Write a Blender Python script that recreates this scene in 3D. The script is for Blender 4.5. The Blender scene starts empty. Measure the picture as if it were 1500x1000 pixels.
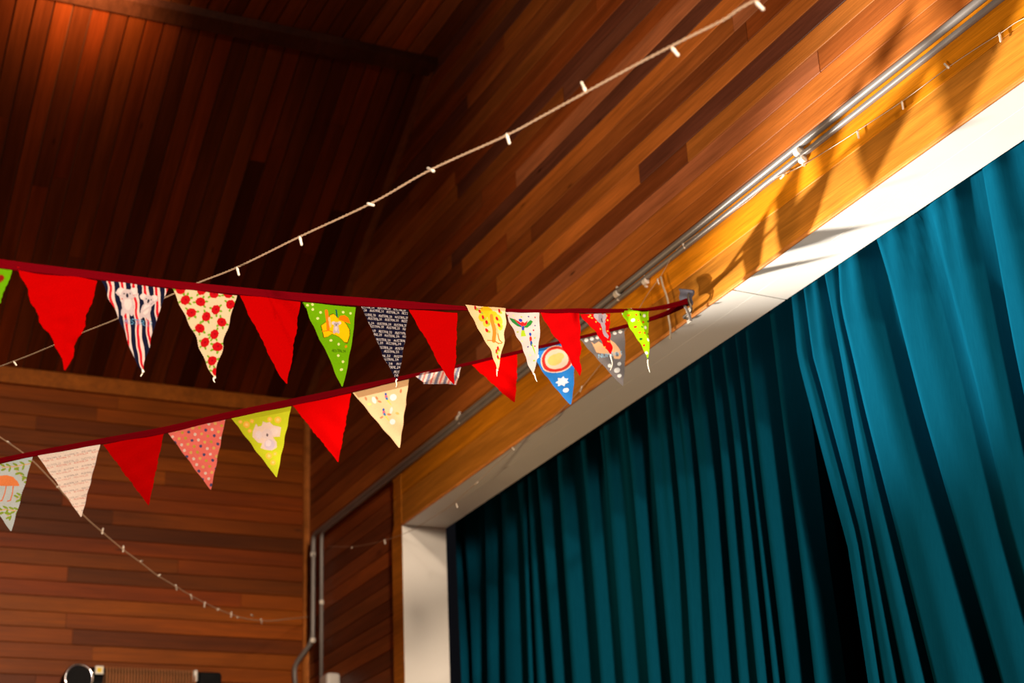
import bpy, bmesh, math, random
import numpy as np
from mathutils import Vector, Matrix

C = bpy.context.scene.collection
rng = random.Random(7)
# ------------------------------------------------------------------ camera
YAW, PITCH, ROLL, FPX = 2.6855455, 0.38485747, -0.04582334, 2427.52
EYE = np.array([0.0, 0.0, 1.6])
def _basis():
    cy, sy, cp, sp = math.cos(YAW), math.sin(YAW), math.cos(PITCH), math.sin(PITCH)
    f = np.array([cy*cp, sy*cp, sp]); r = np.array([sy, -cy, 0.0]); u = np.cross(r, f)
    c, s = math.cos(ROLL), math.sin(ROLL)
    return f, c*r + s*u, c*u - s*r
FW, RT, UP = _basis()
cam_d = bpy.data.cameras.new('camera'); cam = bpy.data.objects.new('camera', cam_d); C.objects.link(cam)
cam_d.sensor_width = 36.0; cam_d.lens = FPX/1500*36
cam_d.clip_start = 0.05; cam_d.clip_end = 60
M = Matrix.Identity(4)
for i in range(3):
    M[i][0], M[i][1], M[i][2], M[i][3] = RT[i], UP[i], -FW[i], EYE[i]
cam.matrix_world = M
cam_d.dof.use_dof = True; cam_d.dof.focus_distance = 3.75; cam_d.dof.aperture_fstop = 4.0
S = bpy.context.scene
S.camera = cam
S.view_settings.view_transform = 'Standard'; S.view_settings.look = 'None'
S.view_settings.gamma = 1.0; S.view_settings.use_curve_mapping = False
S.view_settings.exposure = 0.0
S.cycles.max_bounces = 8
# ------------------------------------------------------------------ world and lamps
w = bpy.data.worlds.new('hall_air'); S.world = w; w.use_nodes = True
w.node_tree.nodes['Background'].inputs[0].default_value = (0.02, 0.02, 0.025, 1)
w.node_tree.nodes['Background'].inputs[1].default_value = 0.2
def lamp(name, kind, loc, energy, color, target=None, **kw):
    d = bpy.data.lights.new(name, kind); d.energy = energy; d.color = color
    for k, v in kw.items(): setattr(d, k, v)
    o = bpy.data.objects.new(name, d); C.objects.link(o); o.location = loc
    if target is not None:
        o.rotation_euler = (Vector(target)-Vector(loc)).to_track_quat('-Z', 'Y').to_euler()
    return o
SPOT_AT = (-7.0, -0.3, 1.72)
lamp('stage_spot', 'SPOT', SPOT_AT, 5000, (1.0, 0.92, 0.80), (-2.8, 2.45, 3.34),
     spot_size=math.radians(15.5), spot_blend=0.8, shadow_soft_size=0.07)
lamp('stage_spot_spill', 'SPOT', (-6.8, -0.9, 1.5), 420, (1.0, 0.70, 0.38), (-3.9, 2.4, 3.45),
     spot_size=math.radians(48), spot_blend=1.0, shadow_soft_size=0.16)
lamp('wall_fill', 'SPOT', (-1.6, -0.9, 0.7), 520, (1.0, 0.80, 0.62), (-2.7, 2.4, 4.8), spot_size=math.radians(52), spot_blend=1.0, shadow_soft_size=0.3)  # unseen fill, added low down to brighten the boards above the fascia
for z, e, rad in ((3.72, 2500, 0.3), (4.9, 900, 0.1)):
    lamp('hall_lamp', 'SPOT', (2.5, 0.62, z), e, (1.0, 0.78, 0.57), (-7.0, 0.5, z-3.4),
         spot_size=math.radians(54), spot_blend=0.6, shadow_soft_size=rad)
lamp('floor_bounce_fill', 'SPOT', (-2.0, -1.5, 4.8), 260, (1.0, 0.66, 0.38), (-2.0, -1.5, 0), spot_size=math.radians(85), spot_blend=0.6, shadow_soft_size=0.2)  # added fill aimed only at the floor, for warm bounce from below
lamp('ceiling_glow', 'SPOT', (-5.20, 0.93, 5.12), 60, (1.0, 0.62, 0.28), (-5.62, 0.93, 5.45),
     spot_size=math.radians(110), spot_blend=1.0, shadow_soft_size=0.06)

# ------------------------------------------------------------------ helpers
def ray(x, y): return FW + RT*(x-750)/FPX + UP*(500-y)/FPX
def hit(x, y, ax, val):
    d = ray(x, y); return EYE + d*((val-EYE[ax])/d[ax])
def hx(x, y, v=-7.14): return hit(x, y, 0, v)
def hy(x, y, v=2.4): return hit(x, y, 1, v)
def hz(x, y, v): return hit(x, y, 2, v)
def V(p): return Vector((float(p[0]), float(p[1]), float(p[2])))

def link(name, me, mat=None, parent=None, mats=None):
    o = bpy.data.objects.new(name, me); C.objects.link(o)
    if mat is not None and not me.materials: me.materials.append(mat)
    if parent is not None: o.parent = parent
    return o
def obj(name, bm, mat=None, parent=None, smooth=False):
    me = bpy.data.meshes.new(name); bmesh.ops.recalc_face_normals(bm, faces=bm.faces[:]); bm.to_mesh(me); bm.free()
    if smooth:
        for p in me.polygons: p.use_smooth = True
    return link(name, me, mat, parent)
def tag(o, label=None, cat=None, group=None, kind=None):
    if label: o['label'] = label
    if cat: o['category'] = cat
    if group: o['group'] = group
    if kind: o['kind'] = kind
    return o
def empty(name, loc=(0, 0, 0)):
    o = bpy.data.objects.new(name, None); C.objects.link(o); o.location = loc; o.empty_display_size = 0.05
    return o
def adopt(child, parent):
    child.parent = parent; child.matrix_parent_inverse = Matrix.Translation(-Vector(parent.location))
    return child
def add_box(bm, a, b):
    x0, y0, z0 = a; x1, y1, z1 = b
    vs = [bm.verts.new(p) for p in ((x0,y0,z0),(x1,y0,z0),(x1,y1,z0),(x0,y1,z0),(x0,y0,z1),(x1,y0,z1),(x1,y1,z1),(x0,y1,z1))]
    for f in ((3,2,1,0),(4,5,6,7),(0,1,5,4),(1,2,6,5),(2,3,7,6),(3,0,4,7)): bm.faces.new([vs[i] for i in f])
def box(a, b, bevel=0.0, seg=2):
    bm = bmesh.new(); add_box(bm, a, b)
    if bevel: bmesh.ops.bevel(bm, geom=bm.edges[:], offset=bevel, segments=seg, profile=0.5, affect='EDGES')
    return bm
def prism(pts, axis, a, b):
    """outline pts (2D) in the plane across axis, extruded from a to b"""
    bm = bmesh.new(); L = []
    for v in (a, b):
        L.append([bm.verts.new((p[0], v, p[1]) if axis == 1 else ((v, p[0], p[1]) if axis == 0 else (p[0], p[1], v))) for p in pts])
    bm.faces.new(L[0]); bm.faces.new(L[1][::-1]); n = len(pts)
    for i in range(n): bm.faces.new([L[0][i], L[0][(i+1) % n], L[1][(i+1) % n], L[1][i]])
    return bm
def tube(bm, pts, r, n=8, cap=True, radii=None):
    pts = [V(p) for p in pts]; rings = []; prev = None
    for i, p in enumerate(pts):
        t = (pts[min(i+1, len(pts)-1)] - pts[max(i-1, 0)]).normalized()
        if prev is None:
            a = t.cross(Vector((0, 0, 1)));
            if a.length < .1: a = t.cross(Vector((1, 0, 0)))
            a.normalize()
        else:
            a = (prev - t*prev.dot(t)).normalized()
        prev = a; b = t.cross(a); rr = radii[i] if radii else r
        rings.append([bm.verts.new(p + (a*math.cos(k*2*math.pi/n) + b*math.sin(k*2*math.pi/n))*rr) for k in range(n)])
    for i in range(len(rings)-1):
        for k in range(n): bm.faces.new([rings[i][k], rings[i][(k+1) % n], rings[i+1][(k+1) % n], rings[i+1][k]])
    if cap: bm.faces.new(rings[0][::-1]); bm.faces.new(rings[-1])
    return bm
def smooth_line(pts, n):
    """Catmull-Rom resampling of a polyline to n points"""
    P = np.array([np.array(p, float) for p in pts]); P = np.vstack([2*P[0]-P[1], P, 2*P[-1]-P[-2]])
    m = len(P)-3; out = []
    for k in range(n):
        s = k/(n-1)*m; i = min(int(s), m-1); t = s-i
        a, b, c, d = P[i:i+4]
        out.append(0.5*((2*b)+(c-a)*t+(2*a-5*b+4*c-d)*t*t+(3*b-a-3*c+d)*t**3))
    return out

def run_on(p0, p1, end, n=9):
    """points carrying a hanging line on from p0 (coming from p1) in an easy curve to end, nearest first"""
    p0, p1, end = (np.array(p, float) for p in (p0, p1, end)); t = (p0-p1)/np.linalg.norm(p0-p1); c = p0 + t*np.linalg.norm(end-p0)*.45
    return [tuple((1-k)**2*p0 + 2*k*(1-k)*c + k*k*end) for k in np.linspace(0, 1, n+1)[1:]]

# ------------------------------------------------------------------ materials
def new_mat(name):
    m = bpy.data.materials.new(name); m.use_nodes = True; nt = m.node_tree
    return m, nt, nt.nodes['Principled BSDF']
def N(nt, t, **kw):
    n = nt.nodes.new(t)
    for k, v in kw.items():
        if k in n.inputs: n.inputs[k].default_value = v
        else: setattr(n, k, v)
    return n
def wood_material(name, rough=0.42, plank=None):
    """varnished lining board: tint from the board's own object colour, streaky grain along local X"""
    m, nt, b = new_mat(name); L = nt.links.new
    tc = N(nt, 'ShaderNodeTexCoord'); oi = N(nt, 'ShaderNodeObjectInfo')
    at = N(nt, 'ShaderNodeAttribute', attribute_type='OBJECT', attribute_name='length')
    cx = N(nt, 'ShaderNodeCombineXYZ'); cx.inputs[1].default_value = 1; cx.inputs[2].default_value = 1; L(at.outputs['Fac'], cx.inputs[0])
    mul = N(nt, 'ShaderNodeVectorMath', operation='MULTIPLY'); L(tc.outputs['Object'], mul.inputs[0]); L(cx.outputs[0], mul.inputs[1])
    rn = N(nt, 'ShaderNodeMath', operation='MULTIPLY'); rn.inputs[1].default_value = 57.0; L(oi.outputs['Random'], rn.inputs[0])
    add = N(nt, 'ShaderNodeVectorMath', operation='ADD'); L(mul.outputs[0], add.inputs[0]); L(rn.outputs[0], add.inputs[1])
    def streak(sx, sy, detail, dist):
        mp = N(nt, 'ShaderNodeVectorMath', operation='MULTIPLY'); mp.inputs[1].default_value = (sx, sy, sy); L(add.outputs[0], mp.inputs[0])
        nz = N(nt, 'ShaderNodeTexNoise', Scale=1.0, Detail=detail, Roughness=0.6, Distortion=dist); L(mp.outputs[0], nz.inputs['Vector'])
        return nz
    n1 = streak(1.6, 38, 4, 0.6); n2 = streak(9, 260, 3, 0.2); n3 = streak(1.1, 5, 2, 0.3)
    r1 = N(nt, 'ShaderNodeMapRange'); r1.inputs[1].default_value = .3; r1.inputs[2].default_value = .7; r1.inputs[3].default_value = .72; r1.inputs[4].default_value = 1.2; L(n1.outputs[0], r1.inputs[0])
    r2 = N(nt, 'ShaderNodeMapRange'); r2.inputs[1].default_value = .3; r2.inputs[2].default_value = .7; r2.inputs[3].default_value = .8; r2.inputs[4].default_value = 1.12; L(n2.outputs[0], r2.inputs[0])
    r3 = N(nt, 'ShaderNodeMapRange'); r3.inputs[1].default_value = .3; r3.inputs[2].default_value = .7; r3.inputs[3].default_value = .75; r3.inputs[4].default_value = 1.2; L(n3.outputs[0], r3.inputs[0])
    mm = N(nt, 'ShaderNodeMath', operation='MULTIPLY'); L(r1.outputs[0], mm.inputs[0]); L(r2.outputs[0], mm.inputs[1])
    m3 = N(nt, 'ShaderNodeMath', operation='MULTIPLY'); L(mm.outputs[0], m3.inputs[0]); L(r3.outputs[0], m3.inputs[1])
    # a few dark knots
    kp = N(nt, 'ShaderNodeVectorMath', operation='MULTIPLY'); kp.inputs[1].default_value = (2.2, 9, 0.0); L(add.outputs[0], kp.inputs[0])
    vo = N(nt, 'ShaderNodeTexVoronoi', Scale=1.0); L(kp.outputs[0], vo.inputs['Vector'])
    kr = N(nt, 'ShaderNodeMapRange'); kr.inputs[1].default_value = .02; kr.inputs[2].default_value = .06; kr.inputs[3].default_value = .3; kr.inputs[4].default_value = 1.0; L(vo.outputs['Distance'], kr.inputs[0])
    m4 = N(nt, 'ShaderNodeMath', operation='MULTIPLY'); L(m3.outputs[0], m4.inputs[0]); L(kr.outputs[0], m4.inputs[1])
    sc = N(nt, 'ShaderNodeVectorMath', operation='SCALE'); L(oi.outputs['Color'], sc.inputs[0]); L(m4.outputs[0], sc.inputs['Scale'])
    col = sc.outputs[0]
    L(col, b.inputs['Base Color'])
    b.inputs['Roughness'].default_value = rough; b.inputs['Specular IOR Level'].default_value = 0.10
    bp = N(nt, 'ShaderNodeBump', Strength=0.12, Distance=0.002); L(m4.outputs[0], bp.inputs['Height']); L(bp.outputs[0], b.inputs['Normal'])
    return m
def noise_mat(name, ca, cb, scale=8, rough=0.6, bump=0.0, metal=0.0, spec=0.5, detail=4):
    m, nt, b = new_mat(name); L = nt.links.new
    tc = N(nt, 'ShaderNodeTexCoord'); nz = N(nt, 'ShaderNodeTexNoise', Scale=scale, Detail=detail); L(tc.outputs['Object'], nz.inputs['Vector'])
    mx = N(nt, 'ShaderNodeMix', data_type='RGBA'); mx.inputs[6].default_value = (*ca, 1); mx.inputs[7].default_value = (*cb, 1)
    L(nz.outputs[0], mx.inputs[0]); L(mx.outputs[2], b.inputs['Base Color'])
    b.inputs['Roughness'].default_value = rough; b.inputs['Metallic'].default_value = metal; b.inputs['Specular IOR Level'].default_value = spec
    if bump:
        bp = N(nt, 'ShaderNodeBump', Strength=bump, Distance=0.003); L(nz.outputs[0], bp.inputs['Height']); L(bp.outputs[0], b.inputs['Normal'])
    return m
def plank_mat(name, ca, cb, axis_across, pitch=0.0675):
    """plain lined wall far outside the view: boards told by tone only"""
    m, nt, b = new_mat(name); L = nt.links.new
    tc = N(nt, 'ShaderNodeTexCoord'); sp = N(nt, 'ShaderNodeSeparateXYZ'); L(tc.outputs['Object'], sp.inputs[0])
    dv = N(nt, 'ShaderNodeMath', operation='DIVIDE'); dv.inputs[1].default_value = pitch; L(sp.outputs[axis_across], dv.inputs[0])
    fl = N(nt, 'ShaderNodeMath', operation='FLOOR'); L(dv.outputs[0], fl.inputs[0])
    wn = N(nt, 'ShaderNodeTexWhiteNoise', noise_dimensions='1D'); L(fl.outputs[0], wn.inputs['W'])
    mx = N(nt, 'ShaderNodeMix', data_type='RGBA'); mx.inputs[6].default_value = (*ca, 1); mx.inputs[7].default_value = (*cb, 1)
    L(wn.outputs['Value'], mx.inputs[0]); L(mx.outputs[2], b.inputs['Base Color']); b.inputs['Roughness'].default_value = 0.5
    return m
WOOD = wood_material('varnished_board')
DARKWOOD = noise_mat('groove_shadow_wood', (.03, .010, .005), (.05, .016, .007), 20, .7)
WHITE = noise_mat('cream_gloss_paint', (.72, .69, .65), (.80, .78, .75), 5, .45, .05)
PIPE = noise_mat('grey_painted_conduit', (.14, .125, .12), (.20, .18, .17), 12, .38)
CLIP = noise_mat('pale_plastic_clip', (.62, .57, .5), (.72, .67, .6), 20, .4)
BLACK = noise_mat('stage_void_black', (.004, .004, .004), (.008, .008, .008), 6, .9, spec=.1)
BLACKM = noise_mat('black_enamel', (.006, .006, .007), (.012, .012, .013), 30, .65, spec=.06)
CHROME = noise_mat('bright_chrome', (.7, .7, .72), (.8, .8, .82), 10, .12, metal=1.0)
COPPER = noise_mat('copper_grille', (.62, .30, .13), (.8, .42, .2), 10, .35, metal=.7)
FLOORM = plank_mat('hall_floorboards', (.20, .10, .045), (.28, .15, .07), 1, .085)
CABLE = noise_mat('clear_twisted_cable', (.40, .27, .18), (.50, .36, .25), 60, .35)
THREAD = noise_mat('cream_thread', (.75, .70, .6), (.85, .8, .7), 40, .8)
def bulb_mat():
    m, nt, b = new_mat('clear_bulb_plastic')
    tc = N(nt, 'ShaderNodeTexCoord'); nz = N(nt, 'ShaderNodeTexNoise', Scale=90.0); nt.links.new(tc.outputs['Object'], nz.inputs['Vector'])
    mx = N(nt, 'ShaderNodeMix', data_type='RGBA'); mx.inputs[6].default_value = (.62, .54, .47, 1); mx.inputs[7].default_value = (.72, .64, .56, 1)
    nt.links.new(nz.outputs[0], mx.inputs[0]); nt.links.new(mx.outputs[2], b.inputs['Base Color'])
    b.inputs['Roughness'].default_value = .25; b.inputs['Subsurface Weight'].default_value = .3
    b.inputs['Subsurface Radius'].default_value = (.01, .01, .01)
    return m
BULB = bulb_mat()
def cloth_mat(name, base=None, trans=.3, weave=900, rough=.9):
    """cotton cloth that lets light through; print colour from the mesh's 'print' colours unless base is given"""
    m, nt, b = new_mat(name); L = nt.links.new; nt.nodes.remove(b)
    out = nt.nodes['Material Output']
    tc = N(nt, 'ShaderNodeTexCoord'); nz = N(nt, 'ShaderNodeTexNoise', Scale=weave, Detail=1.0); L(tc.outputs['Object'], nz.inputs['Vector'])
    mr = N(nt, 'ShaderNodeMapRange'); mr.inputs[1].default_value = .3; mr.inputs[2].default_value = .7; mr.inputs[3].default_value = .85; mr.inputs[4].default_value = 1.05; L(nz.outputs[0], mr.inputs[0])
    sc = N(nt, 'ShaderNodeVectorMath', operation='SCALE'); L(mr.outputs[0], sc.inputs['Scale'])
    if base is None:
        a = N(nt, 'ShaderNodeAttribute', attribute_name='print'); mr.inputs[3].default_value = .66; mr.inputs[4].default_value = .84; L(a.outputs['Color'], sc.inputs[0])
    else: sc.inputs[0].default_value = base
    d = N(nt, 'ShaderNodeBsdfDiffuse', Roughness=1.0); t = N(nt, 'ShaderNodeBsdfTranslucent'); mx = N(nt, 'ShaderNodeMixShader'); mx.inputs[0].default_value = trans
    L(sc.outputs[0], d.inputs[0]); L(sc.outputs[0], t.inputs[0]); L(d.outputs[0], mx.inputs[1]); L(t.outputs[0], mx.inputs[2]); L(mx.outputs[0], out.inputs[0])
    return m
PRINT = cloth_mat('printed_cotton')
RIBBON = cloth_mat('dark_red_bias_tape', (.13, .001, .004), .2)
def velvet():
    m, nt, b = new_mat('teal_curtain_cloth'); L = nt.links.new
    tc = N(nt, 'ShaderNodeTexCoord'); mp = N(nt, 'ShaderNodeMapping'); mp.inputs['Scale'].default_value = (60, 60, 6); L(tc.outputs['Object'], mp.inputs[0])
    nz = N(nt, 'ShaderNodeTexNoise', Scale=4.0, Detail=5); L(mp.outputs[0], nz.inputs['Vector'])
    mx = N(nt, 'ShaderNodeMix', data_type='RGBA'); mx.inputs[6].default_value = (.001, .047, .088, 1); mx.inputs[7].default_value = (.002, .064, .116, 1)
    L(nz.outputs[0], mx.inputs[0]); L(mx.outputs[2], b.inputs['Base Color'])
    b.inputs['Roughness'].default_value = .95; b.inputs['Specular IOR Level'].default_value = .0
    b.inputs['Sheen Weight'].default_value = .0; b.inputs['Sheen Tint'].default_value = (.1, .5, .65, 1); b.inputs['Sheen Roughness'].default_value = .4
    return m
VELVET = velvet()

# ------------------------------------------------------------------ boards
BP = 0.0675                                   # board pitch
def board_mesh(width, thick=0.012, gap=0.0024, ch=0.0011):
    bm = bmesh.new(); a, b = gap/2, width-gap/2
    prof = [(a, -thick), (a, -ch), (a+ch, 0), (b-ch, 0), (b, -ch), (b, -thick)]
    e = 0.0006
    R = [[bm.verts.new((x, y, z)) for y, z in prof] for x in (e, 1-e)]
    n = len(prof)
    for i in range(n): bm.faces.new([R[0][i], R[0][(i+1) % n], R[1][(i+1) % n], R[1][i]])
    bm.faces.new(R[0][::-1]); bm.faces.new(R[1])
    bmesh.ops.recalc_face_normals(bm, faces=bm.faces[:])
    me = bpy.data.meshes.new('board'); bm.to_mesh(me); bm.free(); me.materials.append(WOOD); return me
BOARD = board_mesh(BP)
def board(parent, p, X, Y, Z, length, col, me=None, name='board'):
    o = bpy.data.objects.new(name, me or BOARD); C.objects.link(o); o.parent = parent
    m = Matrix.Identity(4)
    for i in range(3): m[i][0], m[i][1], m[i][2], m[i][3] = X[i]*length, Y[i], Z[i], p[i]
    o.matrix_local = m
    o.color = (*col, 1); o['length'] = float(length)
    return o
ORANGE, MID, BROWN, RUST, PURPLE, DARK, PINK = ((.46, .150, .028), (.33, .100, .022), (.21, .060, .017), (.30, .075, .016), (.165, .056, .032), (.13, .036, .012), (.45, .155, .062))
def vary(c, a=.15, r=rng):
    k = 1 + r.uniform(-a, a); g = 1 + r.uniform(-.06, .06)
    return (c[0]*k, c[1]*k*g*.93, c[2]*k*g*.9)
FX, FZ, FY = (1, 0, 0), (0, 0, 1), (0, -1, 0)

XL, YF = -7.14, 2.40                          # left wall, front wall
ZE, XR, ZR = 4.36, -5.5, 5.31                 # eave, foot of the flat ceiling
XRIGHT, YBACK = 5.6, -7.5
sl = np.array([XR-XL, 0, ZR-ZE]); SLEN = float(np.linalg.norm(sl)); sl = sl/SLEN
# ------------------------------------------------------------------ front wall
front = empty('wall_front', (XL, YF, 0)); tag(front, 'horizontally boarded timber stage wall with the curtained opening', kind='structure')
XJ, XJW = -5.924, -6.035                      # white jamb edge, outer edge of its wooden trim
Z_FAS, Z_TOP = 3.4168, 3.6995                 # bottom of the fascia, first board above it
OX1 = 3.2                                     # right side of the opening
def fslab(a, b, name='backing'):
    o = obj(name, box(a, b), DARKWOOD); adopt(o, front); return o
fslab((XL-.1, YF+.012, 0), (XJ-.024, YF+.10, Z_FAS)); fslab((XL-.1, YF+.012, Z_FAS+.022), (XRIGHT, YF+.10, 5.6)); fslab((OX1+.024, YF+.012, 0), (XRIGHT, YF+.10, Z_FAS))
def fboard(x0, x1, z, col, me=None, y=YF): board(front, (x0-XL, y-YF, z), FX, FZ, FY, x1-x0, col, me)
rows = {0: [(-9, ORANGE)], 1: [(-9, MID), (-4.9, ORANGE)], 2: [(-9, BROWN), (-5.2, PINK), (-3.0, MID)], 3: [(-9, RUST), (-5.6, BROWN), (-3.66, ORANGE), (-2.62, MID)],
        4: [(-9, MID), (-4.62, ORANGE), (-3.94, PURPLE), (-2.2, BROWN)], 5: [(-9, RUST), (-5.0, ORANGE), (-2.5, BROWN)], 6: [(-9, MID), (-4.7, BROWN), (-3.3, RUST)],
        7: [(-9, RUST), (-4.9, MID), (-3.36, PINK), (-2.3, MID)], 8: [(-9, BROWN), (-5.3, ORANGE), (-3.1, PINK)], 9: [(-9, MID), (-5.4, PURPLE), (-2.9, PURPLE)],
        10: [(-9, RUST), (-4.8, PINK), (-2.6, BROWN)], 11: [(-9, BROWN), (-5.1, RUST)], 12: [(-9, MID), (-4.4, PURPLE)]}
for k in range(0, 25):
    z = Z_TOP + k*BP
    segs = rows.get(k)
    if segs is None:
        x = -9 ; segs = []
        while x < -0.5:
            segs.append((x, rng.choice((MID, RUST, BROWN, MID, RUST, PURPLE, ORANGE)))); x = max(x, -7) + rng.uniform(1.1, 2.4)
    xl = XL if z < ZE else XL + (z-ZE)/(ZR-ZE)*(XR-XL)
    segs = segs + [(0.4, MID)]
    for (x0, c), (x1, _) in zip(segs[:-1], segs[1:]):
        a = max(x0, xl)
        if x1 - a > .05: fboard(a, x1, z, vary(c, .12))
for k in range(1, 31):                        # beside the opening
    z = Z_TOP - k*BP
    x1 = XJW if z < 3.48 else XJW - (.0 if z < 3.50 else min(.11, (z-3.50)*1.0))
    fboard(XL, XJW + .012, z, vary(rng.choice((BROWN, RUST, BROWN, MID, DARK)), .15))
# ------------------------------------------------------------------ fascia, jamb trim and reveal
fas = empty('trim_1', (XJ, YF, Z_FAS)); tag(fas, 'orange timber fascia of two wide boards along the top of the stage opening', kind='structure')
YFA = YF - 0.016
FW1 = (Z_TOP-Z_FAS)*0.44; FW2 = (Z_TOP-.018-Z_FAS) - FW1
m1 = board_mesh(FW1, .018, .001, .0015); m2 = board_mesh(FW2, .018, .001, .0015)
def fasb(x0, x1, z, me, col): board(fas, (x0-XJ, YFA-YF, z-Z_FAS), FX, FZ, FY, x1-x0, col, me)
for x0, x1, c in ((XJW+.02, -2.2, (.50, .190, .022)), (-2.2, 3.4, (.36, .12, .02))): fasb(x0, x1, Z_FAS, m1, c)
for x0, x1, c in ((XJW+.02, -3.9, (.62, .215, .008)), (-3.9, -1.5, (.66, .225, .008)), (-1.5, 3.4, ORANGE)): fasb(x0, x1, Z_FAS+FW1, m2, c)
# curved bracket where the fascia meets the jamb, then the upright
P0 = hy(566, 712, YFA); P1 = hy(580.3, 748, YFA); P2 = hy(582, 1000, YFA)
q = [(P0[0]-.01, Z_TOP-.018)]
for t in np.linspace(0, 1, 9):
    a = math.pi/2*t
    q.append((P0[0]+.012 + (P1[0]-P0[0])*math.sin(a), Z_TOP-.04 + (P1[2]-(Z_TOP-.04))*(1-math.cos(a))))
q += [(XJW, P1[2]-.1), (XJW, 0.0), (XJ-.004, 0.0), (XJ-.004, Z_TOP-.018)]
jb = prism([(x, z) for x, z in q], 1, YFA-.0015, YF+.012)
jo = obj('jamb_trim', jb, WOOD); jo.color = (.52, .175, .016, 1); jo['length'] = 1.0; adopt(jo, fas)
lip = obj('bead', box((XJ, YFA-.004, Z_FAS-.004), (OX1, YFA+.004, Z_FAS+.007), .002, 1), WOOD); lip.color = (.62, .23, .05, 1); lip['length'] = 4.0; adopt(lip, fas)
rev = empty('trim_2', (XJ, YF, 0)); tag(rev, 'cream painted reveal lining the stage opening, soffit and side', kind='structure')
YB = YF + 0.172
# soffit in two lengths with an open joint, each a narrow and a wide strip
jx = float(hz(1090, 428, Z_FAS)[0]); jx2 = float(hz(1160, 441, Z_FAS)[0])
for x0, x1, d0, d1 in ((XJ-.02, jx, 0, jx2-jx), (jx+.006, OX1, jx2-jx, 0)):
    bm = bmesh.new()
    for (ya, yb) in ((YF-.012, YF+.066), (YF+.0675, YB)):
        fa, fb = (ya-YF)/(YB-YF), (yb-YF)/(YB-YF)
        vs = [bm.verts.new(p) for p in ((x0+d0*fa, ya, Z_FAS), (x1+d1*fa, ya, Z_FAS), (x1+d1*fb, yb, Z_FAS), (x0+d0*fb, yb, Z_FAS))]
        up = [bm.verts.new((v.co.x, v.co.y, v.co.z+.02)) for v in vs]
        bm.faces.new(vs); bm.faces.new(up[::-1])
        for i in range(4): bm.faces.new([vs[i], vs[(i+1) % 4], up[(i+1) % 4], up[i]])
    adopt(obj('soffit_panel', bm, WHITE), rev)
adopt(obj('side_panel', box((XJ-.003, YFA-.001, 0), (XJ, YB, Z_FAS), .001, 1), WHITE), rev)
adopt(obj('side_panel', box((OX1, YF-.016, 0), (OX1+.022, YB, Z_FAS), .003, 2), WHITE), rev)
# ------------------------------------------------------------------ left wall
left = empty('wall_left', (XL, YF, 0)); tag(left, 'side wall of horizontal varnished timber boards', kind='structure')
adopt(obj('backing', box((XL-.10, YBACK, 0), (XL-.012, YF+.1, ZE+.05)), plank_mat('lined_side_wall', (.10, .028, .008), (.26, .08, .018), 2)), left)
LY, LZ = (0, 0, 1), (1, 0, 0)
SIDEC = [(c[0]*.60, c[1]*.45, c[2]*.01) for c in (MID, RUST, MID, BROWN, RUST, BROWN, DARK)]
zt = ZE - .075
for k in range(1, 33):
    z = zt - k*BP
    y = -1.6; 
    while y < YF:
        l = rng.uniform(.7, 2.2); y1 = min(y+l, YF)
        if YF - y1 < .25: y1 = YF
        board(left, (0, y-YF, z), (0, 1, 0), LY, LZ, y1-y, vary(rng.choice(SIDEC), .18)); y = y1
cor = obj('trim_3', prism([(XL, ZE-.078), (XL+.022, ZE-.078), (XL+.022, ZE-.004), (XL, ZE+.006)], 1, YBACK, YF), WOOD)
cor.color = (.33, .090, .007, 1); cor['length'] = 1.0; tag(cor, 'plain timber cornice board along the top of the side wall', kind='structure')
ct = obj('trim_4', prism([(XL, YF), (XL+.024, YF), (XL+.024, YF-.012), (XL+.012, YF-.024), (XL, YF-.024)], 2, 0, ZE-.08), WOOD)
ct.color = (.36, .115, .024, 1); ct['length'] = 1.0; tag(ct, 'slim upright timber strip in the corner of the two walls', kind='structure')
# ------------------------------------------------------------------ ceiling
ceil = empty('ceiling', (XL, YF, ZE)); tag(ceil, 'dark timber ceiling of sloping boards rising to a flat part', kind='structure')
nrm = np.array([sl[2], 0, -sl[0]])
e0 = np.array([XL, 0, ZE])
def cslab(pts, y0, y1, name='backing'):
    o = obj(name, prism(pts, 1, y0, y1), plank_mat('ceiling_lining', (.05, .014, .006), (.12, .034, .011), 1)); adopt(o, ceil); return o
a = e0 - nrm*.013; b = e0 + sl*SLEN - nrm*.013
cslab([(a[0]-.2, a[2]-.2*sl[2]/sl[0]), (b[0], b[2]), (b[0], b[2]+.1), (a[0]-.2, a[2]+.1-.2*sl[2]/sl[0])], YBACK, YF+.1)
xs2 = XRIGHT - (XR-XL)
cslab([(XR-.02, ZR+.013), (xs2, ZR+.013), (xs2, ZR+.1), (XR-.02, ZR+.1)], YBACK, YF+.1)
cslab([(xs2, ZR+.013), (XRIGHT+.1, ZE-.05), (XRIGHT+.1, ZE+.06), (xs2, ZR+.1)], YBACK, YF+.1)
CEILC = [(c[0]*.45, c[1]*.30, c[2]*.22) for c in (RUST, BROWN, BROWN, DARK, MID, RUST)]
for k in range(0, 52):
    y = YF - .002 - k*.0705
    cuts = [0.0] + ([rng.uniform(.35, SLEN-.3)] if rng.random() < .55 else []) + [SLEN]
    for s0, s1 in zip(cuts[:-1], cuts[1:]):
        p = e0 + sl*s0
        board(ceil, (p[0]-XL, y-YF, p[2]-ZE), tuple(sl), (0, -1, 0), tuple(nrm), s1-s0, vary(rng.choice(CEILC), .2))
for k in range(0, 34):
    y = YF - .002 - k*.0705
    board(ceil, (XR-XL, y-YF, ZR-ZE), (1, 0, 0), (0, -1, 0), (0, 0, -1), 2.6, vary(rng.choice((BROWN, DARK, RUST)), .25))
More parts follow.
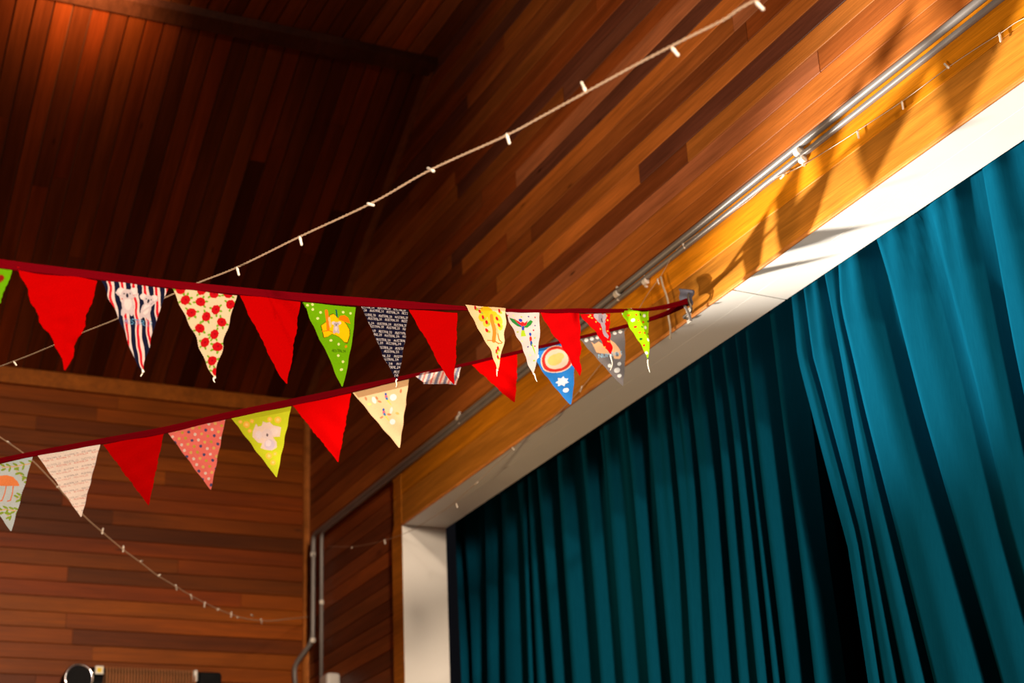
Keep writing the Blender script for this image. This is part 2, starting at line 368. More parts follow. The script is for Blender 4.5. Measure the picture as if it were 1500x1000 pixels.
beam = obj('trim_5', prism([(XR-.045, ZR-.052), (XR+.022, ZR-.03), (XR+.03, ZR+.004), (XR-.03, ZR+.0)], 1, YBACK, YF), WOOD)
beam.color = (.07, .02, .009, 1); beam['length'] = 1.0; tag(beam, 'dark moulding where the sloping and the flat ceiling meet', kind='structure')
pr = e0 + sl*.02
bm = bmesh.new()
A0, A1 = e0, e0 + sl*SLEN
for (off_y, off_n) in ((0, 0),):
    vs = []
    for P in (A0, A1):
        for dy, dn in ((0, 0), (-.028, 0), (-.028, .010), (-.010, .028), (0, .028)):
            p = P + nrm*dn; vs.append(bm.verts.new((p[0], YF+dy, p[2])))
    for i in range(5): bm.faces.new([vs[i], vs[(i+1) % 5], vs[5+(i+1) % 5], vs[5+i]])
    bm.faces.new(vs[:5]); bm.faces.new(vs[5:][::-1])
rk = obj('trim_6', bm, WOOD); rk.color = (.17, .050, .014, 1); rk['length'] = 1.0; tag(rk, 'raking timber moulding between stage wall and sloping ceiling', kind='structure')
# ------------------------------------------------------------------ rest of the hall, out of view
f = obj('floor', box((XL-.1, YBACK, -.1), (XRIGHT+.1, 6.2, 0)), FLOORM); tag(f, 'timber hall floor', kind='structure')
f = obj('wall_right', box((XRIGHT, YBACK, 0), (XRIGHT+.1, YF+.1, ZE+.05)), plank_mat('lined_far_wall', (.10, .028, .008), (.26, .08, .018), 2)); tag(f, 'boarded wall on the far side of the hall', kind='structure')
f = obj('wall_back', box((XL-.1, YBACK-.1, 0), (XRIGHT+.1, YBACK, 5.6)), plank_mat('lined_back_wall', (.10, .028, .008), (.26, .08, .018), 2)); tag(f, 'boarded wall at the back of the hall', kind='structure')
f = obj('wall_stage', box((XL, 4.6, 0), (XRIGHT, 4.7, 5.6)), BLACK); tag(f, 'black back wall of the stage', kind='structure')

# ------------------------------------------------------------------ curtains
def curtain_mesh(crests, ztop, zbot, nz, per, amp_top, amp_bot, y0, skew, seed, flat=0.0, heading=True):
    """crests: list of functions z -> x, left to right; cloth is forward at each crest and falls back between"""
    r = random.Random(seed); bm = bmesh.new(); rowsv = []
    ph = [r.uniform(0, 6.28) for _ in range(12)]; depth = [r.uniform(.55, 1.25) for _ in crests]
    if flat: depth[4] = .45; depth[6] = .5
    for j in range(nz+1):
        t = j/nz; z = ztop + (zbot-ztop)*t; row = []
        am = amp_top + (amp_bot-amp_top)*min(1, t*1.8)**.7
        xs = [c(z) for c in crests]
        for i in range(len(xs)-1):
            wdt = xs[i+1]-xs[i]; A = am*min(1.25, (abs(wdt)/.09)**.6)*depth[i]; A2 = am*min(1.25, (abs(wdt)/.09)**.6)*depth[i]
            for k in range(per + (1 if i == len(xs)-2 else 0)):
                s = k/per
                if s < skew: d = (1-math.cos(math.pi*max(0, s-flat)/(skew-flat)))/2 + .12*min(s, flat)
                else: d = (1+math.cos(math.pi*(s-skew)/(1-skew)))/2
                if flat == 0: d = d**.6
                x = xs[i] + wdt*s
                y = y0 + A*d + .006*math.sin(x*9+ph[0]+z*1.3) + .003*math.sin(x*31+ph[1]+z*2)
                if flat == 0 and t < .30: y += .020*(1-t/.30)**1.3*math.sin(2*math.pi*s*2+.6*i)
                if heading and t < .16:
                    g = 1-t/.16; y += g*g*.006*math.sin(x*95+ph[2]+2*math.sin(x*13)); 
                row.append(bm.verts.new((x, y, z)))
        rowsv.append(row)
    for j in range(nz):
        for k in range(len(rowsv[j])-1): bm.faces.new([rowsv[j][k], rowsv[j+1][k], rowsv[j+1][k+1], rowsv[j][k+1]])
    return bm
YC = YB + .10
def line_fn(pix, y):
    P = sorted([(float(p[2]), float(p[0])) for p in (hit(a, b, 1, y) for a, b in pix)])
    zs = [p[0] for p in P]; xs = [p[1] for p in P]
    def f(z):
        if z <= zs[0]:
            i = 0
        elif z >= zs[-1]: i = len(zs)-2
        else: i = max(k for k in range(len(zs)-1) if zs[k] <= z)
        t = (z-zs[i])/(zs[i+1]-zs[i]); t = max(-6, min(3, t))
        return xs[i] + (xs[i+1]-xs[i])*t
    return f
ZCT = Z_FAS + .10
# left curtain: fold crests measured along the bottom of the view
cx = [(658, 1000), (678, 1000), (694, 1000), (716, 1000), (740, 1000), (772, 1000), (786, 1000), (812, 1000), (840, 1000), (880, 1000), (912, 1000), (950, 1000), (984, 1000),
      (1016, 1000)]
xs_ = [float(hit(a, b, 1, YC)[0]) for a, b in cx]
more = [float(hit(a, 800, 1, YC)[0]) for a in (972, 1003, 1031, 1061, 1089, 1110, 1129, 1173)]
allx = sorted(xs_ + [m for m in more if m > xs_[-1]+.03])
rc = random.Random(3)
def mk(x0, x1=None):
    d = rc.uniform(-.012, .012)
    return lambda z, x0=x0, d=d: x0 + d*(z-2.4)
cr = [mk(XJ-.12), mk(XJ-.02)] + [mk(x) for x in allx if x > XJ+.02] + [line_fn([(1186, 470), (1192, 600), (1215, 800), (1243, 1000)], YC)]
lc = obj('stage_curtain', curtain_mesh(cr, ZCT, 0.05, 60, 12, .060, .080, YC, .62, 11), VELVET, smooth=True)
tag(lc, 'teal stage curtain in narrow regular folds left of the dark gap', 'curtain', 'teal stage curtains')
YC2 = YB + .02
def hint(pix): return line_fn(pix, YC2)
cr2 = [hint([(1160, 440), (1165, 520), (1240, 800), (1270, 1000)]), hint([(1178, 420), (1190, 520), (1258, 780), (1292, 1000)]), hint([(1210, 400), (1224, 480), (1246, 600), (1276, 760), (1326, 1000)]),
       hint([(1234, 410), (1236, 450), (1270, 600), (1316, 780), (1370, 1000)]), hint([(1288, 352), (1318, 460), (1354, 600), (1405, 780), (1467, 1000)]),
       hint([(1362, 302), (1386, 400), (1428, 560), (1475, 760), (1530, 960)]), hint([(1438, 250), (1456, 350), (1482, 500), (1512, 650), (1580, 900)]),
       hint([(1500, 200), (1520, 300), (1550, 450), (1600, 680), (1680, 960)])]
xl = cr2[-1](2.9)
for k in range(1, 26):
    cr2.append((lambda k: (lambda z: cr2[7](z) + k*.16 + .008*math.sin(k*2.1)))(k))
rcurt = obj('stage_curtain', curtain_mesh(cr2, ZCT, 0.05, 70, 16, .035, .085, YC2, .86, 5, flat=.3), VELVET, smooth=True)
tag(rcurt, 'teal stage curtain in broad slanting folds right of the dark gap', 'curtain', 'teal stage curtains')
rail = empty('curtain_track', (XJ, YC+.03, ZCT)); tag(rail, 'grey curtain track hidden above the stage opening', 'track')
adopt(obj('rail', box((XJ-.05, YC-.04, ZCT+.005), (OX1, YC-.01, ZCT+.03), .003, 1), PIPE), rail)
bd = obj('backdrop', box((XJ-1.0, 3.3, 0.02), (OX1+1, 3.32, 4.2)), BLACK); tag(bd, 'black backdrop added to stand for the dark void in the gap between the curtains', 'backdrop')  # black sheet added to stand for the unlit void behind the curtains

# ------------------------------------------------------------------ conduits along the fascia
PY, PY2 = YF-.027, YF-.022
def on_front(pts, y): return [hit(a, b, 1, y) for a, b in pts]
def conduit(name, label, pts, r, clips):
    root = empty(name, tuple(pts[0])); tag(root, label, 'conduit', 'conduits above the fascia')
    bm = bmesh.new(); L = []
    for i, p in enumerate(pts):                # rounded bends
        p = np.array(p, float)
        if 0 < i < len(pts)-1:
            a = np.array(pts[i-1]); b = np.array(pts[i+1]); da = (a-p); db = (b-p)
            k = min(.035, .4*np.linalg.norm(da), .4*np.linalg.norm(db)); da = p + da/np.linalg.norm(da)*k; db = p + db/np.linalg.norm(db)*k
            for t in np.linspace(0, 1, 6): L.append((1-t)**2*da + 2*t*(1-t)*p + t*t*db)
        else: L.append(p)
    tube(bm, L, r, 12)
    adopt(obj('pipe', bm, PIPE, smooth=True), root)
    for c, ax in clips:
        ax = Vector(ax).normalized(); c = V(c); bm = bmesh.new()
        tube(bm, [c-ax*.009, c+ax*.009], r*1.22, 12)
        side = ax.cross(Vector((0, -1, 0))); 
        if side.length < .1: side = Vector((0, 0, 1))
        side.normalize()
        tube(bm, [c+side*r*2.0+Vector((0, .004, 0)), c+side*r*2.0+Vector((0, -.004, 0))], .0036, 8)
        tube(bm, [c-side*r*2.0+Vector((0, .004, 0)), c-side*r*2.0+Vector((0, -.004, 0))], .0036, 8)
        adopt(obj('pipe_clip', bm, CLIP), root)
    return root
z1 = float(np.mean([hit(*p, 1, PY)[2] for p in ((1250, 151), (1421, 10))])); z2 = float(np.mean([hit(*p, 1, PY2)[2] for p in ((1250, 170), (1455, 5))]))
z1l = float(hit(700, 592, 1, PY)[2]); z2l = float(hit(700, 600, 1, PY2)[2])
A = hit(459, 784, 1, PY); B = hit(458, 938, 1, PY); D0 = hit(436, 1000, 0, XL+.022)
xc = float(A[0])
def zi(z_r, z_l, x): return z_l + (z_r-z_l)*(x+5.16)/(2.3)
conduit('conduit_pipe', 'upper grey conduit, turning down along the corner strip', [(0.4, PY, z1), (-2.86, PY, z1), (-5.16, PY, z1l), (xc, PY, z1l+.002), (float(B[0]), PY, float(B[2])), (XL+.022, YF-.07, float(B[2])-.09), tuple(D0 - np.array([0, 0, .15]))], .0105,
        [(hit(1170, 222, 1, PY), (1, 0, 0)), (hit(673, 612, 1, PY), (1, 0, 0)), (hit(905, 430, 1, PY), (1, 0, 0)), (hit(458.5, 812, 1, PY), (0, 0, 1)), (hit(458, 938, 1, PY), (0, 0, 1))])
xb = float(hit(471, 800, 1, PY2)[0])
conduit('conduit_pipe', 'lower grey conduit, turning down to the cream box', [(0.4, PY2, z2), (-2.86, PY2, z2), (-5.16, PY2, z2l), (xb, PY2, z2l+.004), (xb-.004, PY2, 2.6)], .0085,
        [(hit(1176, 233, 1, PY2), (1, 0, 0)), (hit(946, 412, 1, PY2), (1, 0, 0)), (hit(471, 882, 1, PY2), (0, 0, 1))])
c = hit(484, 1000, 1, YF-.03)
bx = empty('switch_box', tuple(c)); tag(bx, 'small cream switch box on the wall below the conduits', 'box')
adopt(obj('body', box((c[0]-.052, YF-.065, c[2]-.09), (c[0]+.052, YF, c[2]+.036), .016, 3), WHITE, smooth=False), bx)
bm = bmesh.new(); tube(bm, [(xb-.004, PY2, c[2]+.015), (xb-.004, PY2, c[2]-.06)], .02, 12); adopt(obj('cable_gland', bm, BLACKM), bx)

# ------------------------------------------------------------------ heater on the left wall
HXF = XL + .13
h0 = hit(97, 1000, 0, HXF); h1 = hit(325, 1000, 0, HXF); zt0 = float(hit(200, 977, 0, HXF)[2])
ya, yb = float(h0[1]), float(h1[1])
ht = empty('wall_heater', (XL, (ya+yb)/2, zt0-.1)); tag(ht, 'black bar heater with copper grille low on the side wall', 'heater')
adopt(obj('wall_bracket', box((XL, ya+.2, zt0-.12), (XL+.06, yb-.2, zt0-.05), .004, 1), BLACKM), ht)
bm = bmesh.new()
prof = [(XL+.05, zt0-.16), (XL+.05, zt0-.015), (XL+.075, zt0-.004), (HXF-.02, zt0-.004), (HXF-.008, zt0-.012), (HXF-.03, zt0-.02), (XL+.08, zt0-.06), (XL+.08, zt0-.11), (HXF-.03, zt0-.155), (HXF-.008, zt0-.165)]
adopt(obj('housing', prism([(x, z) for x, z in prof], 1, ya+.10, yb-.04), BLACKM), ht) if False else None
def prism_xz(pts, y0, y1): return prism(pts, 1, y0, y1)
bm.free()
adopt(obj('housing', prism_xz(prof, ya+.09, yb-.09), BLACKM), ht)
adopt(obj('reflector', prism_xz([(HXF-.028, zt0-.024), (XL+.084, zt0-.062), (XL+.084, zt0-.108), (HXF-.028, zt0-.15), (HXF-.03, zt0-.15), (XL+.082, zt0-.108), (XL+.082, zt0-.062), (HXF-.03, zt0-.024)], ya+.16, yb-.11), noise_mat('dull_copper_reflector', (.16, .07, .03), (.22, .10, .045), 10, .4, metal=.5)), ht)
adopt(obj('end_cap', box((XL+.05, yb-.10, zt0-.17), (HXF+.004, yb, zt0-.006), .012, 2), BLACKM), ht)
bm = bmesh.new()
for k in range(30):
    y = ya+.165 + k*(yb-ya-.285)/29
    tube(bm, [(HXF-.002, y, zt0-.004), (HXF+.004, y, zt0-.03), (HXF+.006, y, zt0-.08), (HXF+.004, y, zt0-.13), (HXF-.002, y, zt0-.165)], .0042, 5)
g = obj('grille', bm, COPPER); g['kind'] = 'stuff'; adopt(g, ht)
bm = bmesh.new(); tube(bm, [(XL+.05, ya+.05, zt0-.055), (HXF+.002, ya+.05, zt0-.055)], .058, 28); adopt(obj('round_end', bm, BLACKM), ht)
bm = bmesh.new(); bmesh.ops.create_circle(bm, segments=4, radius=.001); bm.free()
bm = bmesh.new()
ring = [(HXF+.003, ya+.05+.056*math.cos(a), zt0-.055+.056*math.sin(a)) for a in np.linspace(0, 2*math.pi, 33)]
tube(bm, ring, .0055, 8, cap=False); adopt(obj('chrome_ring', bm, CHROME, smooth=True), ht)
adopt(obj('sticker', box((HXF-.012, ya+.118, zt0-.034), (HXF-.004, ya+.152, zt0+.000), .002, 1), noise_mat('white_sticker', (.8, .78, .7), (.85, .82, .75), 20)), ht)
adopt(obj('sticker_print', box((HXF-.006, ya+.125, zt0-.027), (HXF-.003, ya+.144, zt0-.008), .001, 1), noise_mat('yellow_sticker_print', (.8, .58, .02), (.85, .62, .03), 20)), ht)
adopt(obj('lamp_cap', box((HXF-.02, yb-.125, zt0-.05), (HXF+.006, yb-.108, zt0-.002), .003, 1), WHITE), ht)

# ------------------------------------------------------------------ bunting
FONT = {'A': '01110 10001 10001 11111 10001 10001 10001', 'U': '10001 10001 10001 10001 10001 10001 01110', 'S': '01111 10000 10000 01110 00001 00001 11110', 'T': '11111 00100 00100 00100 00100 00100 00100',
        'R': '11110 10001 10001 11110 10100 10010 10001', 'L': '10000 10000 10000 10000 10000 10000 11111', 'I': '01110 00100 00100 00100 00100 00100 01110', 'N': '10001 11001 10101 10101 10011 10001 10001',
        'M': '10001 11011 10101 10101 10001 10001 10001', 'B': '11110 10001 10001 11110 10001 10001 11110', ' ': '00000 '*7}
def glyphs(s):
    g = []
    for ch in s:
        rws = FONT[ch].split(); g.append(np.array([[int(c) for c in r] + [0] for r in rws], bool))
    return np.hstack(g)
def lin(c): return np.array([((v/255+.055)/1.055)**2.4 if v > 10 else v/255/12.92 for v in c])
class Print:
    """flat print of one flag, authored in the flag's own picture units"""
    def __init__(s, X, Y, base): s.X, s.Y = X, Y; s.c = np.tile(lin(base), (X.size, 1)).reshape(X.shape+(3,))
    def put(s, m, col): s.c[m] = lin(col)
    def el(s, cx, cy, rx, ry, col, rot=0):
        a = math.radians(rot); dx, dy = s.X-cx, s.Y-cy; u = dx*math.cos(a)+dy*math.sin(a); v = -dx*math.sin(a)+dy*math.cos(a)
        s.put((u/rx)**2+(v/ry)**2 < 1, col)
    def poly(s, pts, col):
        m = np.zeros(s.X.shape, bool); n = len(pts)
        for i in range(n):
            (x0, y0), (x1, y1) = pts[i], pts[(i+1) % n]
            if y0 == y1: continue
            c = ((y0 > s.Y) != (y1 > s.Y)) & (s.X < (x1-x0)*(s.Y-y0)/(y1-y0)+x0); m ^= c
        s.put(m, col)
    def stroke(s, pts, wd, col):
        for (x0, y0), (x1, y1) in zip(pts[:-1], pts[1:]):
            dx, dy = x1-x0, y1-y0; l = dx*dx+dy*dy+1e-9; t = np.clip(((s.X-x0)*dx+(s.Y-y0)*dy)/l, 0, 1)
            s.put(np.hypot(s.X-x0-t*dx, s.Y-y0-t*dy) < wd/2, col)
    def text(s, st, x0, y0, h, wid, ang, col, repeat=False):
        G = glyphs(st); a = math.radians(ang); dx, dy = s.X-x0, s.Y-y0; u = dx*math.cos(a)+dy*math.sin(a); v = -dx*math.sin(a)+dy*math.cos(a)
        cu = u/wid*G.shape[1]; 
        if repeat: cu = np.mod(cu, G.shape[1])
        iu = np.floor(cu).astype(int); iv = np.floor(v/h*7).astype(int)
        ok = (iu >= 0) & (iu < G.shape[1]) & (iv >= 0) & (iv < 7)
        m = np.zeros(s.X.shape, bool); m[ok] = G[iv[ok], iu[ok]]; s.put(m, col)
def koala(p, x, y, k, body=(205, 190, 195), light=(228, 214, 214), ang=0):
    def t(dx, dy):
        a = math.radians(ang); return x+(dx*math.cos(a)-dy*math.sin(a))*k, y+(dx*math.sin(a)+dy*math.cos(a))*k
    p.el(*t(0, 11), 6*k, 9*k, body, ang); p.el(*t(-4.5, 18), 2.4*k, 4*k, body, ang); p.el(*t(4.5, 18), 2.4*k, 4*k, body, ang)
    p.el(*t(0, 10), 3.6*k, 6*k, light, ang)
    p.el(*t(-6.5, -3), 4*k, 3.6*k, light, ang); p.el(*t(6.5, -3), 4*k, 3.6*k, light, ang); p.el(*t(0, 0), 6*k, 5.4*k, body, ang)
    p.el(*t(0, 1.2), 1.2*k, 2.4*k, (35, 35, 55), ang); p.el(*t(-3, -.8), .8*k, .8*k, (50, 50, 60)); p.el(*t(3, -.8), .8*k, .8*k, (50, 50, 60))
RED = (190, 3, 3)
def pr_red(p): pass
def pr_green_left(p): p.el(0, 408, 5, 6, (140, 30, 20)); p.el(-30, 430, 6, 6, (140, 30, 20)); p.el(-52, 400, 6, 6, (140, 30, 20))
def pr_stripe(p):
    u = (p.X-148 + (p.Y-410)*-.135); per = 16.6; m = np.mod(u-1, per)
    wob = .5*np.sin(p.Y*.25)
    p.put((m+wob) < 7.0, (24, 26, 52)); p.put(((m+wob) > 9.0) & ((m+wob) < 12.8), (206, 26, 40))
    koala(p, 186, 431, 1.45); koala(p, 217, 440, 1.3, ang=8); p.stroke([(211, 456), (222, 448), (230, 440)], 3.2, (205, 190, 195)); p.stroke([(180, 436), (171, 428)], 3, (205, 190, 195)); p.stroke([(193, 436), (201, 431)], 3, (205, 190, 195))
    p.text('AUSTRALIA', 183, 466, 8, 43, 7, (96, 160, 205))
def pr_rose(p):
    pts = [(272, 439), (293, 442), (315, 454), (337, 446), (279, 458), (301, 464), (325, 472), (292, 481), (314, 490), (301, 501), (319, 508), (312, 528), (294, 425), (313, 430), (334, 430), (264, 424), (318, 545)]
    for i, (x, y) in enumerate(pts):
        for a in (40, 160, 285, 340): p.el(x+8.2*math.cos(math.radians(a+i*17)), y+8.2*math.sin(math.radians(a+i*17)), 3, 1.6, (120, 170, 50), a+i*17)
    for i, (x, y) in enumerate(pts):
        for a in range(0, 360, 45): p.el(x+3.8*math.cos(math.radians(a+i*9)), y+3.8*math.sin(math.radians(a+i*9)), 3.2, 3.2, (196, 18, 28))
        p.el(x, y, 5, 5, (196, 18, 28)); p.el(x+.5, y-.5, 1.6, 1.3, (160, 12, 22))
MAP = [(470.5, 477), (476, 472.5), (481, 468), (482, 462), (487, 460), (491, 464), (493, 467), (498, 463), (501, 470), (505, 475), (509, 483), (509, 492), (506, 502), (502, 501), (495, 494), (490, 491), (485, 489), (479, 493), (475, 494), (473, 486)]
def pr_map(p):
    for x, y in ((458, 453), (470, 457), (466, 466), (501, 457.5), (512, 459), (483, 499), (494, 504.5), (494, 521), (500.5, 530), (500, 541), (457, 446), (450, 447)): p.el(x, y, 1.9, 1.9, (226, 232, 150))
    p.poly([(x+(x-490)*.05, y+(y-478)*.05) for x, y in MAP], (70, 45, 10)); p.poly(MAP, (252, 196, 12)); p.el(505, 507.5, 1.8, 2, (205, 150, 20))
    p.stroke([(478, 455), (479, 470), (480, 482)], 4.2, (242, 130, 25)); p.stroke([(481, 466), (483, 478)], 3, (245, 190, 130)); p.stroke([(480, 484), (472, 485)], 1.2, (230, 120, 20)); p.stroke([(481, 484), (490, 488)], 1.2, (230, 120, 20))
    p.stroke([(491.5, 454), (491.5, 464)], 2, (15, 90, 90)); p.poly([(493, 468), (496, 463), (503, 462), (509, 466), (511.5, 474), (505, 472), (498, 470)], (247, 128, 12))
    koala(p, 491, 475, .62, (190, 178, 185), (215, 205, 210))
    p.text('AUSTRALIA', 485.5, 511.5, 4.2, 20, 3, (25, 45, 15))
def pr_navy(p):
    for k in range(26):
        p.text('AUSTRALIA  ', 529 + (k % 2)*10 + (k*3.1) % 4, 449.5 + k*5.75 - 2.2, 3.5, 23.5, 4.5, (214, 206, 210), True)
def pr_roo(p):
    for x, y, rx, ry, c in ((709, 457, 9, 8, (244, 190, 30)), (718, 465, 8, 9, (244, 196, 40)), (703, 465, 6, 6, (244, 196, 40)), (725, 470, 6, 9, (244, 200, 60)), (727, 480, 4, 5, (225, 210, 60)), (709, 473, 5, 6, (240, 205, 70))): p.el(x, y, rx, ry, c)
    p.stroke([(716, 463), (717, 476), (718, 492), (718, 500)], 5, (238, 140, 50)); p.stroke([(721, 476), (722, 490)], 3, (246, 190, 130)); p.stroke([(718, 499), (709, 499)], 1.3, (226, 120, 40)); p.stroke([(719, 500), (724, 504), (728, 504)], 1.4, (226, 120, 40)); p.stroke([(723, 490), (725, 499), (729, 503)], 1.4, (226, 120, 40))
    for x, y in ((694, 451), (700, 456), (703.5, 465), (709, 472), (708, 484), (724, 467), (725, 477), (728, 456), (724, 511), (722, 515), (726, 523)):
        p.el(x+1.5, y+2, 3.4, 2, (170, 190, 60), 30); p.el(x, y, 1.7, 3.0, (200, 30, 35), -15)
def pr_lori(p):
    for i, (x, y) in enumerate(((743, 462), (752, 462), (763, 464), (772, 464), (782, 465), (750, 475), (757, 486), (781, 477), (778, 484), (762, 500), (780, 495), (771, 508), (781, 507), (775, 520), (781, 528))): p.el(x, y, 1.15, 1.15, ((165, 30, 45), (225, 190, 130), (150, 165, 60), (70, 75, 125))[i % 4])
    p.poly([(746, 465), (754, 467), (760, 473), (762, 480), (756, 478), (751, 472)], (40, 110, 50)); p.poly([(778, 471), (774, 469), (768, 474), (764, 480), (770, 480), (775, 476)], (40, 120, 45))
    p.poly([(753, 466), (760, 472), (763, 478), (758, 475)], (190, 30, 35)); p.poly([(770, 470), (766, 473), (763, 478), (768, 477)], (190, 30, 35)); p.poly([(756, 472), (761, 478), (760, 479)], (35, 55, 140))
    p.el(761, 469, 2.2, 2.6, (40, 55, 150), -20); p.el(763, 475, 3, 3.4, (195, 35, 35)); p.el(763.5, 481, 2, 3.5, (35, 60, 145)); p.poly([(761.5, 484), (765.5, 484), (767, 493), (761, 493)], (150, 175, 35))
    p.el(773, 490, 1.8, 2.6, (35, 60, 145)); p.el(773.5, 497, 2.2, 4, (200, 45, 35), -8); p.el(775.5, 503, 2, 4, (35, 70, 130), -15); p.poly([(776, 503), (778.5, 505), (780, 514), (781, 521), (778, 513)], (140, 170, 40))
def pr_redkoala(p):
    for x, y in ((862, 464), (865, 466), (890, 462), (892, 468), (870, 472), (875, 483), (889, 500), (892, 484), (892, 500), (864, 462), (886, 508)): p.el(x, y, 1.2, 1.2, (228, 150, 50))
    p.poly([(868, 463), (878, 458), (888, 463), (889, 470), (886, 474), (888, 482), (892, 492), (890, 496), (884, 493), (879, 484), (878, 474), (872, 471)], (136, 122, 130)); p.el(872, 464, 4, 5, (150, 138, 144)); p.el(886, 464, 4, 5, (150, 138, 144)); p.el(879, 466, 5, 6, (126, 112, 122))
    p.stroke([(880.5, 467), (882, 471)], 2, (25, 20, 35))
def pr_lime(p):
    r = random.Random(4)
    for k in range(11):
        for j in range(6):
            x, y = 908+j*8.4+(k % 2)*4, 452+k*9.2; c = ((210, 40, 30), (30, 90, 30), (245, 250, 230), (240, 120, 30))[(j+2*k) % 4]
            p.el(x+r.uniform(-1, 1), y+r.uniform(-1, 1), 1.7 if c[2] < 200 else 2.3, 1.7 if c[2] < 200 else 2.3, c)
def leafy(p, pts, c=(150, 180, 60), tw=(232, 190, 140)):
    p.stroke(pts, 1.6, tw)
    for i, (x, y) in enumerate(pts):
        p.el(x, y-3, 4.2, 1.5, c, 25); p.el(x+2, y+3.5, 4.2, 1.6, c, 110 if i % 2 else -20)
def pr_emu(p):
    leafy(p, [(3, 684), (12, 684), (22, 683), (32, 681), (45, 679)]); leafy(p, [(24, 690), (32, 697), (36, 702)]); leafy(p, [(0, 748), (8, 746), (16, 747), (23, 748)]); leafy(p, [(24, 730), (28, 727)]); leafy(p, [(10, 755), (13, 755)])
    p.poly([(-12, 712), (-10, 704), (0, 697), (10, 696), (20, 699), (26, 706), (28, 712)], (243, 150, 92)); p.stroke([(-12, 706), (-20, 690), (-24, 692)], 3, (243, 150, 92))
    p.stroke([(9, 712), (7, 722), (3, 733), (0, 734)], 1.7, (236, 140, 95)); p.stroke([(19, 712), (18, 724), (15, 733), (11, 734)], 1.7, (236, 140, 95))
def pr_words(p):
    for k in range(18):
        p.text('AUSTRALIA  ', 57+(k % 2)*11, 672+k*5.35-7, 2.6, 26, -10.5, (226, 150, 140) if k % 2 == 0 else (172, 158, 165), True)
def pr_pink(p):
    cols = ((86, 82, 128), (232, 208, 200), (226, 186, 110), (200, 168, 70)); k = 0
    for j in range(-2, 14):
        for i in range(-2, 12):
            x = 246+i*9.4+j*1.6 - j*2.2; y = 616+j*9.0+i*1.3-(i % 2)*2-12
            p.el(x + (4 if j % 2 else 0), y, 2.2, 2.2, cols[(i*1+j*3) % 4])
def pr_limekoala(p):
    for x, y, r in ((361, 622, 4), (366, 631, 2), (369, 617, 2), (395, 614, 2.6), (407, 615, 4), (394, 668, 3.6), (403, 665, 2), (400, 678, 3), (352, 618, 2)): p.el(x, y, r+1, r+1, (238, 190, 70)); p.el(x, y, r*.6, r*.6, (244, 205, 120))
    p.poly([(375, 620), (378, 625), (383, 624), (385, 617), (390, 619), (395, 618), (400, 623), (411, 626), (410, 640), (400, 640), (405, 648), (405, 656), (398, 660), (389, 659), (382, 656), (384, 649), (377, 648), (370, 640), (371, 630)], (226, 200, 186))
    p.el(379, 637, 5, 6, (222, 204, 206)); p.el(401, 632, 6, 5.5, (226, 206, 200)); p.el(391, 636, 8, 7, (220, 198, 196)); p.el(395, 651, 8, 8, (206, 188, 200)); p.el(393, 649, 4, 5, (224, 206, 210)); p.el(391.5, 637, 1.6, 2.2, (120, 100, 105))
def pr_cream2(p):
    for x, y, rx, ry, c, a in ((536, 584, 1.5, 3, (224, 120, 80), -15), (552, 583, 1.4, 3, (224, 120, 80), -30), (556, 588, 3, 1.4, (224, 120, 80), 20), (587, 573, 1.5, 3.2, (224, 110, 75), 5), (559, 611, 3, 1.4, (224, 120, 80), -30), (570, 607, 3, 1.6, (224, 120, 80), 15), (582, 606, 3, 1.8, (232, 160, 90), 20), (548, 586, 3, 5, (232, 208, 206), -20), (576, 582, 5, 5, (232, 210, 210), 0), (573, 601, 2, 5, (230, 196, 190), 10), (575, 618, 4, 4, (228, 206, 205), 0), (541, 592, 3, 2, (226, 200, 120), 0)): p.el(x, y, rx, ry, c, a)
    for x, y in ((565, 580), (562, 603)):
        p.el(x, y-3, 1.7, 2, (50, 80, 150)); p.el(x+.6, y+1, 2, 2.6, (210, 90, 110), -15); p.el(x+1.6, y+4, 1.8, 2.8, (60, 110, 160), -20); p.poly([(x, y+5), (x+4, y+6), (x+9, y+14), (x+7, y+13)], (196, 190, 80))
def pr_stripe2(p):
    m = np.mod(p.X + .35*p.Y, 13); p.put(m < 4.5, (120, 120, 140)); p.put((m > 7) & (m < 9.6), (214, 110, 100))
def pr_circle(p):
    p.el(815, 526, 20.5, 20, (246, 214, 190), 35); p.el(815, 526, 19.2, 18.8, (206, 52, 44), 35); p.el(815, 526, 15.2, 14.6, (228, 200, 176), 35); p.el(813, 527, 9.5, 8, (226, 190, 110), -20); p.el(819, 522, 6, 5, (226, 192, 116))
    def star(x, y, r, n):
        p.poly([(x+(r if k % 2 == 0 else r*.62)*math.cos(math.pi*k/n+.3), y+(r if k % 2 == 0 else r*.62)*math.sin(math.pi*k/n+.3)) for k in range(2*n)], (246, 246, 250))
    star(788, 521.5, 4.5, 7); star(824, 559, 7.6, 7); p.el(829, 571.5, 3, 3, (246, 246, 250))
def pr_numbat(p):
    for x, y, r in ((859, 498, 2.8), (867, 496, 2.8), (875, 494, 2.6), (900, 488, 2.7), (908, 486, 2.7), (893.5, 535.5, 2.6), (906, 533, 2.6), (903.5, 542, 3.8), (907, 550, 2.6), (884, 491, 2.6)): p.el(x, y, r, r, (226, 222, 220))
    p.poly([(866, 500), (871, 504), (877, 500), (884, 506), (890, 514), (893, 520), (884, 518), (878, 517), (874, 516), (871, 508)], (236, 182, 136)); p.poly([(893, 498), (900, 503), (906, 511), (909, 519), (906, 526), (899, 526), (896, 519), (893, 510)], (236, 182, 136)); p.el(902.5, 519.5, 2.6, 3.2, (120, 116, 120))
    p.text('NUMBAT', 877, 519, 5.5, 34, -8, (150, 196, 224))

